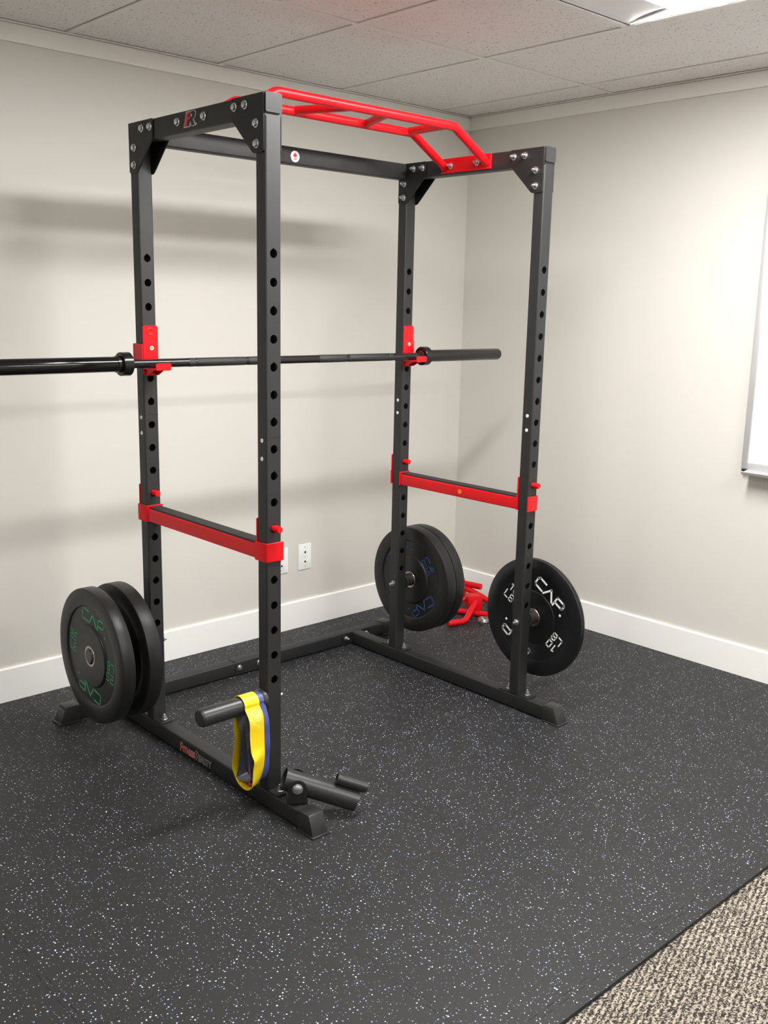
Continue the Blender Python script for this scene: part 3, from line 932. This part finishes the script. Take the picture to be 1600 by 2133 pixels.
# ------------------------------------------------------------------ weight plates
def stroke(mb, pts, w, fn, h0, h1):
    for i in range(len(pts) - 1):
        a, b = Vector((*pts[i], 0)), Vector((*pts[i + 1], 0))
        d = (b - a).normalized(); n = Vector((-d.y, d.x, 0)) * w / 2
        a2, b2 = a - d * w * .5, b + d * w * .5
        q = [a2 - n, b2 - n, b2 + n, a2 + n]
        mb.add([fn(p.x, p.y, h0) for p in q] + [fn(p.x, p.y, h1) for p in q], [(0, 1, 2, 3), (7, 6, 5, 4), (0, 4, 5, 1), (1, 5, 6, 2), (2, 6, 7, 3), (3, 7, 4, 0)])
GL = {'C': [[(1, 1), (.18, 1), (0, .8), (0, .12), (.12, 0), (.98, 0)]],
      'A': [[(0, 0), (.42, 1), (1, 0)]],
      'P': [[(0, -.05), (0, 1), (.85, 1), (1, .85), (1, .5), (.85, .36), (.05, .36)]],
      '2': [[(0, 1), (1, 1), (1, .52), (0, .48), (0, 0), (1, 0)]],
      '5': [[(1, 1), (0, 1), (0, .52), (1, .52), (1, 0), (0, 0)]],
      '4': [[(0, 1), (0, .4), (1, .4)], [(.75, 1), (.75, 0)]],
      '1': [[(.3, .85), (.7, 1), (.7, 0)]],
      '0': [[(0, .1), (.1, 0), (.9, 0), (1, .1), (1, .9), (.9, 1), (.1, 1), (0, .9), (0, .1)]],
      'L': [[(0, 1), (0, .12), (.1, 0), (1, 0)]],
      'B': [[(0, 0), (0, 1), (.9, 1), (1, .9), (1, .6), (.9, .5), (0, .5)], [(.9, .5), (1, .4), (1, .1), (.9, 0), (0, 0)]],
      '.': [[(0, 0), (.05, 0)]]}
def lettering(parent, xf, sg, yc, zc, rot, num, mat, wt):
    # print on the face at xf looking along -sg*X ; u to the right as seen, v up
    cr, sr = math.cos(R(rot)), math.sin(R(rot))
    for half in (0, 1):
        k = -1 if half else 1
        def fn(u, v, h):
            u, v = u * k, v * k
            uu, vv = u * cr - v * sr, u * sr + v * cr
            return (xf - h, yc - uu, zc + vv)
        mb = MB()
        h0, h1 = -.0004, .0008
        x = -.0725
        for ch, wch in (('C', .040), ('A', .047), ('P', .040)):
            for ln in GL[ch]:
                stroke(mb, [(x + p[0] * wch, .1095 + p[1] * .035) for p in ln], wt, fn, h0, h1)
            x += wch + .009
        stroke(mb, [(.0800, .1005), (.0803, .1005)], wt * 1.2, fn, h0, h1)
        mb.build('brand_lettering', mat, parent, smooth=0)
        mb = MB()
        for txt, v0 in ((num, .004), ('LB', -.034)):
            x = -.1475
            for ch in txt:
                for ln in GL[ch]:
                    stroke(mb, [(x + p[0] * .017, v0 + p[1] * .027) for p in ln], wt * .66, fn, h0, h1)
                x += .026
        mb.build('weight_lettering', mat, parent, smooth=0)
def plate(xf, xb, yc, zc, label, group, mat, rot, num, pmat, wt, hub_back, show=True, rec=.005):
    r = .2212
    t = thing('weight_plate', label, 'weight plate', (xf, yc, zc - r), group=group)
    th = xb - xf
    b = min(.0042, th * .3)
    hr = .0275
    hf = -.0005 if th > .02 else rec * .25
    # profile from the hole out along the front, over the rim and back along the rear
    prof = [(hr, hf + .003), (.033, hf), (.098, hf), (.102, hf + .0022), (.104, rec), (.162, rec), (.1655, .001), (.168, 0), (r - b * 1.2, 0), (r - b * .3, b * .35), (r, b * 1.1),
            (r, th - b * 1.1), (r - b * .3, th - b * .35), (r - b * 1.2, th), (.168, th), (.1655, th - .001), (.162, th - rec), (.104, th - rec), (.101, hub_back), (hr, hub_back)]
    body = MB().lathe(prof, (xf, yc, zc), (1, 0, 0), 96, closed=True).build('plate_body', mat, t, smooth=28)
    MB().lathe([(hr - .0008, hf - .0012), (.0335, hf - .0012), (.0345, hf + .0002), (.033, hf + .001), (hr - .0008, hub_back + .0004)], (xf, yc, zc), (1, 0, 0), 48, closed=True).build('steel_ring', 'steel_ring', t)
    if show: lettering(body, xf + rec, 1, yc, zc, rot, num, pmat, wt)
    return t
ya, yd = D + SY / 2, SY / 2
ZA = PZ['A'] - .0014
plate(-.2073, -.1640, ya, ZA, 'black 25 lb bumper plate with green lettering, outermost on the left peg', '25 lb plates on the left rear peg', 'rubber', -10, '25', 'green_print', .0050, .0680)
plate(-.1180, -.0690, ya, ZA, 'black bumper plate behind the green lettered one, against the left rear upright', '25 lb plates on the left rear peg', 'rubber', 15, '25', 'green_print', .0042, .054, show=False)
ZCp = PZ['C'] - .0014
plate(1.2165, 1.2675, ya, ZCp, 'black 45 lb bumper plate with dark blue lettering on the rear right upright', '45 lb plates on the rear right peg', 'rubber', 37, '45', 'blue_print', .0048, .0510)
plate(1.2685, 1.3170, ya, ZCp, 'black bumper plate on the corner side of the blue lettered one', '45 lb plates on the rear right peg', 'rubber', -20, '45', 'blue_print', .0048, .0480, show=False)
ZDp = PZ['D'] - .0014
plate(1.2130, 1.2235, yd, ZDp, 'thin glossy black 10 lb plate with white lettering on the front right upright', '10 lb plates on the front right peg', 'rubber_gloss', -35, '10', 'white_print', .0068, .0105, rec=.002)
plate(1.2243, 1.2355, yd, ZDp, 'thin black plate on the wall side of the white lettered one', '10 lb plates on the front right peg', 'rubber_gloss', 60, '10', 'white_print', .0068, .0112, show=False, rec=.002)

# ------------------------------------------------------------------ resistance bands on the near peg
def band(name, label, path_n, path_f, xn, xf, mat, thick=.0014, nseg=6, across=5, org=(-.05, SY / 2, .1)):
    a = spline(path_n, nseg); b = spline(path_f, nseg)
    k = len(a)
    rows = []
    for i in range(k):
        ya_, za_ = a[i]; yb_, zb_ = b[i]
        rows.append([Vector((xn + (xf - xn) * q / (across - 1), ya_ + (yb_ - ya_) * q / (across - 1), za_ + (zb_ - za_) * q / (across - 1))) for q in range(across)])
    nor = []
    for i in range(k):
        rr = []
        for q in range(across):
            d = rows[(i + 1) % k][q] - rows[i - 1][q]
            e = rows[i][min(q + 1, across - 1)] - rows[i][max(q - 1, 0)]
            rr.append(d.cross(e).normalized())
        nor.append(rr)
    cen = sum((rows[i][across // 2] for i in range(k)), Vector()) / k
    # outward orientation
    s = sum((rows[i][across // 2] - cen).dot(nor[i][across // 2]) for i in range(k))
    sg = 1 if s > 0 else -1
    vs = []
    for i in range(k):
        for q in range(across): vs.append(rows[i][q] + nor[i][q] * sg * thick / 2)
        for q in range(across): vs.append(rows[i][q] - nor[i][q] * sg * thick / 2)
    fs = []
    c2 = 2 * across
    for i in range(k):
        j = (i + 1) % k
        for q in range(across - 1):
            fs.append((i * c2 + q, i * c2 + q + 1, j * c2 + q + 1, j * c2 + q))
            fs.append((i * c2 + across + q, j * c2 + across + q, j * c2 + across + q + 1, i * c2 + across + q + 1))
        fs.append((i * c2, j * c2, j * c2 + across, i * c2 + across))
        fs.append((i * c2 + across - 1, i * c2 + c2 - 1, j * c2 + c2 - 1, j * c2 + across - 1))
    mb = MB(); mb.add(vs, fs)
    o = mb.build(name, mat, None, org=org, smooth=60)
    tag(o, label, 'resistance band', 'loop bands hanging on the near peg')
    return o, rows, nor, sg
pz = PZ['B']; py = SY / 2
def over_peg(rad, lo=-20, hi=200, n=9):
    # from the -Y side over the top to the +Y side
    return [(py - rad * math.cos(R(lo + (hi - lo) * i / (n - 1))), pz + rad * math.sin(R(lo + (hi - lo) * i / (n - 1)))) for i in range(n)]
# path order: over the peg from -Y side to +Y side, down the +Y strand, bottom, up the -Y strand
yl = over_peg(.0300, -5, 190)
yn = yl + [(.0478, .2960), (.0499, .2740), (.0460, .2301), (.0541, .1828), (.0598, .1435), (.0528, .1237), (.0313, .1021), (.0026, .0941), (-.0211, .0992), (-.0377, .1147), (-.0427, .1386), (-.0453, .1688), (-.0502, .1953), (-.0366, .2163), (-.0302, .2573), (-.0285, .3069)]
yf_ = yl + [(.0500, .2960), (.0520, .2740), (.0510, .2301), (.0560, .1828), (.0590, .1435), (.0540, .1200), (.0400, .0960), (.0219, .0800), (.0030, .0960), (-.0093, .1164), (-.0190, .1380), (-.0260, .1600), (-.0310, .1987), (-.0300, .2280), (-.0291, .2565), (-.0249, .3132)]
yb_ob, rows, nor, sg = band('resistance_band', 'yellow loop band hanging on the near peg, in front of the blue one', yn, yf_, -.082, -.033, 'yellow_band')
# white print on the yellow band: mapped along the strand facing the camera
k = len(rows)
i_top = k - 1            # parameter runs backwards from the peg down the -Y strand
acc = [0.0]
for i in range(1, 60):
    acc.append(acc[-1] + (rows[(i_top - i) % k][2] - rows[(i_top - i + 1) % k][2]).length)
def on_band(s, c, h):
    # s: metres down the strand, c: 0 near edge .. 1 far edge
    j = 0
    while j < len(acc) - 2 and acc[j + 1] < s: j += 1
    f = (s - acc[j]) / max(1e-9, acc[j + 1] - acc[j])
    i0, i1 = (i_top - j) % k, (i_top - j - 1) % k
    q = min(max(c, 0), 1) * 4
    q0 = min(int(q), 3); fq = q - q0
    def at(A, i): return A[i][q0] * (1 - fq) + A[i][q0 + 1] * fq
    p = at(rows, i0) * (1 - f) + at(rows, i1) * f
    n = (at(nor, i0) * (1 - f) + at(nor, i1) * f).normalized()
    return p + n * sg * (.0007 + h)
mb = MB()
def bandfn(u, v, h): return on_band(u, v, h)
for body, size, s0, c0 in (('FIT', .017, .016, .40), ('SIMPLIFY', .0085, .006, .70)):
    vs, fs = text_polys(body, size, .0001)
    mb.add([bandfn(s0 + v[0], c0 + v[1] / .05, .0003) for v in vs], fs)
for r0, a0, a1 in ((.0185, 95, 290), (.0165, 120, 270)):
    n = 24
    for i in range(n):
        aa, ab = R(a0 + (a1 - a0) * i / n), R(a0 + (a1 - a0) * (i + 1) / n)
        q = []
        for a, rr in ((aa, r0), (ab, r0), (ab, r0 - .001), (aa, r0 - .001)):
            q.append(bandfn(.024 - rr * 1.15 * math.sin(a) * -1, .50 + rr * math.cos(a) / .05, .0003))
        mb.add(q, [(0, 1, 2, 3)])
for a in range(5):
    aa, ab = R(90 + 144 * a), R(90 + 144 * (a + 1))
    p0 = (.052 + .0035 * math.cos(aa), .60 + .0035 * math.sin(aa) / .05); p1 = (.052 + .0035 * math.cos(ab), .60 + .0035 * math.sin(ab) / .05)
    mb.add([bandfn(p0[0], p0[1], .0003), bandfn(p1[0], p1[1], .0003), bandfn(p1[0] + .0006, p1[1] + .01, .0003), bandfn(p0[0] + .0006, p0[1] + .01, .0003)], [(0, 1, 2, 3)])
pr = mb.build('band_print', 'yellow_edge', None, org=yb_ob['_o'], smooth=0)
pr.location = (0, 0, 0); pr.parent = yb_ob
# blue band behind it
bl = over_peg(.0274, -5, 190)
bp = bl + [(.0470, .2950), (.0490, .2600), (.0480, .2200), (.0500, .1800), (.0470, .1400), (.0370, .1150), (.0240, .1010), (.0080, .1010), (-.0050, .1120), (-.0160, .1300), (-.0215, .1500), (-.0235, .1850), (-.0270, .2200), (-.0245, .2560), (-.0215, .2920)]
band('resistance_band', 'blue loop band hanging on the near peg against the upright', bp, bp, -.040, -.011, 'blue_band')
# dark grey band inside the yellow loop
gl = over_peg(.0269, 0, 180)
gn = gl + [(.0400, .2950), (.0260, .2650), (.0215, .2350), (.0245, .2050), (.0330, .1500), (.0430, .1180), (.0360, .1100), (.0150, .1130), (-.0100, .1190), (-.0250, .1270), (-.0260, .1500), (-.0200, .1900), (-.0090, .2400), (-.0045, .2900)]
gf = gl + [(.0420, .2950), (.0380, .2650), (.0370, .2350), (.0390, .2050), (.0430, .1500), (.0440, .1250), (.0360, .1150), (.0200, .1130), (.0070, .1170), (-.0010, .1290), (-.0070, .1500), (-.0090, .1900), (-.0070, .2400), (-.0045, .2900)]
band('resistance_band', 'dark grey loop band hanging inside the yellow one', gn, gf, -.0790, -.0440, 'grey_band', thick=.0011)
rl_ = over_peg(.0283, 0, 180)
def inner(p):
    # just inside the yellow loop
    y, z = p
    return (y - .0032 if y > .022 else y + .0036, z + (.0042 if z < .14 else 0))
rn = rl_ + [inner((a_[0] * .45 + b_[0] * .55, a_[1] * .45 + b_[1] * .55)) for a_, b_ in zip(yn[len(yl):], yf_[len(yl):])]
rf = rl_ + [inner(b_) for b_ in yf_[len(yl):]]
band('resistance_band', 'red loop band just showing between the yellow and dark grey ones', rn, rf, -.0560, -.0350, 'red_band', thick=.0011)

# ------------------------------------------------------------------ wall plates and whiteboard
def wall_plate(x0, label):
    t = thing('wall_plate', label, 'wall plate', (x0 + .0365, WY, .268), group='white jack plates on the left wall')
    MB().prism(rrect(x0, x0 + .073, .268, .3855, .004), 'y', WY, WY - .0055).build('cover', 'white_plastic', t, bevel=.002)
    for z in (.349, .305):
        j = MB().prism(rrect(x0 + .0275, x0 + .0455, z - .008, z + .008, .002), 'y', WY - .005, WY - .0068).build('jack', 'white_plastic', t, bevel=.0006, seg=1)
        MB().prism([(x0 + .0315, z - .005), (x0 + .0415, z - .005), (x0 + .0415, z + .002), (x0 + .039, z + .002), (x0 + .039, z + .0045), (x0 + .034, z + .0045), (x0 + .034, z + .002), (x0 + .0315, z + .002)], 'y', WY - .0066, WY - .0072).build('jack_opening', 'dark_hole', j, smooth=0)
    for z in (.372, .327, .2815):
        MB().lathe([(.0032, 0), (.0028, .0009), (0, .001)], (x0 + .0365, WY - .0054, z), (0, -1, 0), 16).build('screw', 'aluminium', t)
wall_plate(.955, 'white wall plate with two jacks, half hidden behind the near upright')
wall_plate(1.0870, 'white wall plate with two jacks in full view right of the near upright')

wb_y1, wb_y0, wb_z0, wb_z1 = -.2800, -2.10, .8480, 2.06
wb = thing('whiteboard', 'white dry erase board with aluminium frame on the right wall', 'whiteboard', (WX, (wb_y0 + wb_y1) / 2, wb_z0))
MB().box(WX - .012, WX, wb_y0 + .01, wb_y1 - .01, wb_z0 + .01, wb_z1 - .01).build('panel', 'whiteboard', wb)
fw = .026
def frame_bar(y0, y1, z0, z1):
    MB().box(WX - .021, WX, y0, y1, z0, z1).build('frame_bar', 'aluminium', wb, bevel=.002)
frame_bar(wb_y1 - fw, wb_y1, wb_z0, wb_z1)
frame_bar(wb_y0, wb_y0 + fw, wb_z0, wb_z1)
frame_bar(wb_y0 + fw, wb_y1 - fw, wb_z0, wb_z0 + fw)
frame_bar(wb_y0 + fw, wb_y1 - fw, wb_z1 - fw, wb_z1)
MB().prism([(WX - .001, wb_z0 - .004), (WX - .072, wb_z0 - .014), (WX - .076, wb_z0 - .004), (WX - .072, wb_z0 - .002), (WX - .070, wb_z0 - .009), (WX - .020, wb_z0 + .0005), (WX - .001, wb_z0 + .0005)], 'y', wb_y0 + .02, wb_y1 - .030).build('pen_tray', 'aluminium', wb, smooth=25)
MB().box(WX - .024, WX, wb_y1 - .030, wb_y1 - .004, wb_z0 - .010, wb_z0 + .001).build('tray_end', 'cap', wb, bevel=.002)

# ------------------------------------------------------------------ red attachments in the corner
rd = thing('dip_handle', 'red steel dip attachment lying on the mat in the corner between the plates', 'rack attachment', (1.86, .89, 0))
bcx, bcy = 1.868, .896
mbx = MB()
cs, sn = math.cos(R(-32)), math.sin(R(-32))
def rot2(u, v, z): return (bcx + u * cs - v * sn, bcy + u * sn + v * cs, z)
def rbox(u0, u1, v0, v1, z0, z1):
    return MB().add([rot2(u0, v0, z0), rot2(u1, v0, z0), rot2(u1, v1, z0), rot2(u0, v1, z0), rot2(u0, v0, z1), rot2(u1, v0, z1), rot2(u1, v1, z1), rot2(u0, v1, z1)],
                    [(3, 2, 1, 0), (4, 5, 6, 7), (0, 1, 5, 4), (1, 2, 6, 5), (2, 3, 7, 6), (3, 0, 4, 7)])
hw_ = .034
rbox(-hw_, hw_, -hw_, -hw_ + .005, .024, .096).build('sleeve_plate', 'red', rd, bevel=.001)
rbox(-hw_, -hw_ + .005, -hw_ + .005, hw_, .024, .096).build('sleeve_plate', 'red', rd, bevel=.001)
rbox(hw_ - .005, hw_, -hw_ + .005, hw_, .024, .096).build('sleeve_plate', 'red', rd, bevel=.001)
rbox(-hw_ + .005, hw_ - .005, -hw_ + .005, hw_, .088, .094).build('sleeve_plate', 'red', rd, bevel=.001)
MB().sweep(arc_path([rot2(0, -hw_ + .004, .066), (1.715, .805, .0165), (1.625, .832, .0145)], .06, 8), .0135, 18).build('handle', 'red', rd)
MB().sweep([(1.795, .962, .0145), (1.862, .822, .0145), (1.90, .742, .0145)], .0142, 18).build('floor_tube', 'red', rd)
MB().sweep([rot2(-hw_ - .002, .01, .075), rot2(-hw_ - .03, .012, .060)], .010, 14).build('stub', 'red', rd)
rd2 = thing('dip_handle', 'second red steel attachment behind the first, its stub handle against the baseboard', 'rack attachment', (1.96, 1.00, 0))
bp_ = MB().add([(1.955, 1.045, .0), (1.975, 1.062, .0), (1.979, 1.058, .0), (1.959, 1.041, .0), (1.955, 1.045, .128), (1.975, 1.062, .112), (1.979, 1.058, .112), (1.959, 1.041, .128)],
               [(3, 2, 1, 0), (4, 5, 6, 7), (0, 1, 5, 4), (1, 2, 6, 5), (2, 3, 7, 6), (3, 0, 4, 7)])
bp_.build('mount_plate', 'red', rd2, bevel=.001)
MB().cyl((1.966, 1.048, .098), (1.985, .955, .098), .0150, n=20).build('stub_handle', 'red', rd2)
MB().sweep(arc_path([(1.962, 1.045, .080), (1.968, .93, .056), (1.975, .80, .016), (1.975, .72, .0150)], .05, 8), .0142, 18).build('long_tube', 'red', rd2)
MB().box(1.945, 1.962, 1.030, 1.052, .040, .076).build('bracket', 'red', rd2, bevel=.001)
# chrome spring clip
cp = thing('spring_clip', 'chrome spring clip collar beside the red attachment on the mat', 'clip', (1.79, .785, 0))
coil = []
for i in range(49):
    a = 2 * math.pi * i / 16
    coil.append((1.806 + .026 * math.cos(a), .772 + .026 * math.sin(a), .0042 + .0052 * i / 16 * 1.1))
MB().sweep(coil, .0028, 10).build('coil', 'zinc', cp)
MB().sweep([coil[0], (1.846, .752, .0045), (1.858, .748, .0045)], .0027, 10).build('grip_wire', 'zinc', cp)
MB().cyl((1.775, .764, .006), (1.757, .746, .006), .006, n=14).build('grip', 'cap', cp)

# tidy helper properties
for o in bpy.data.objects:
    if '_o' in o: del o['_o']
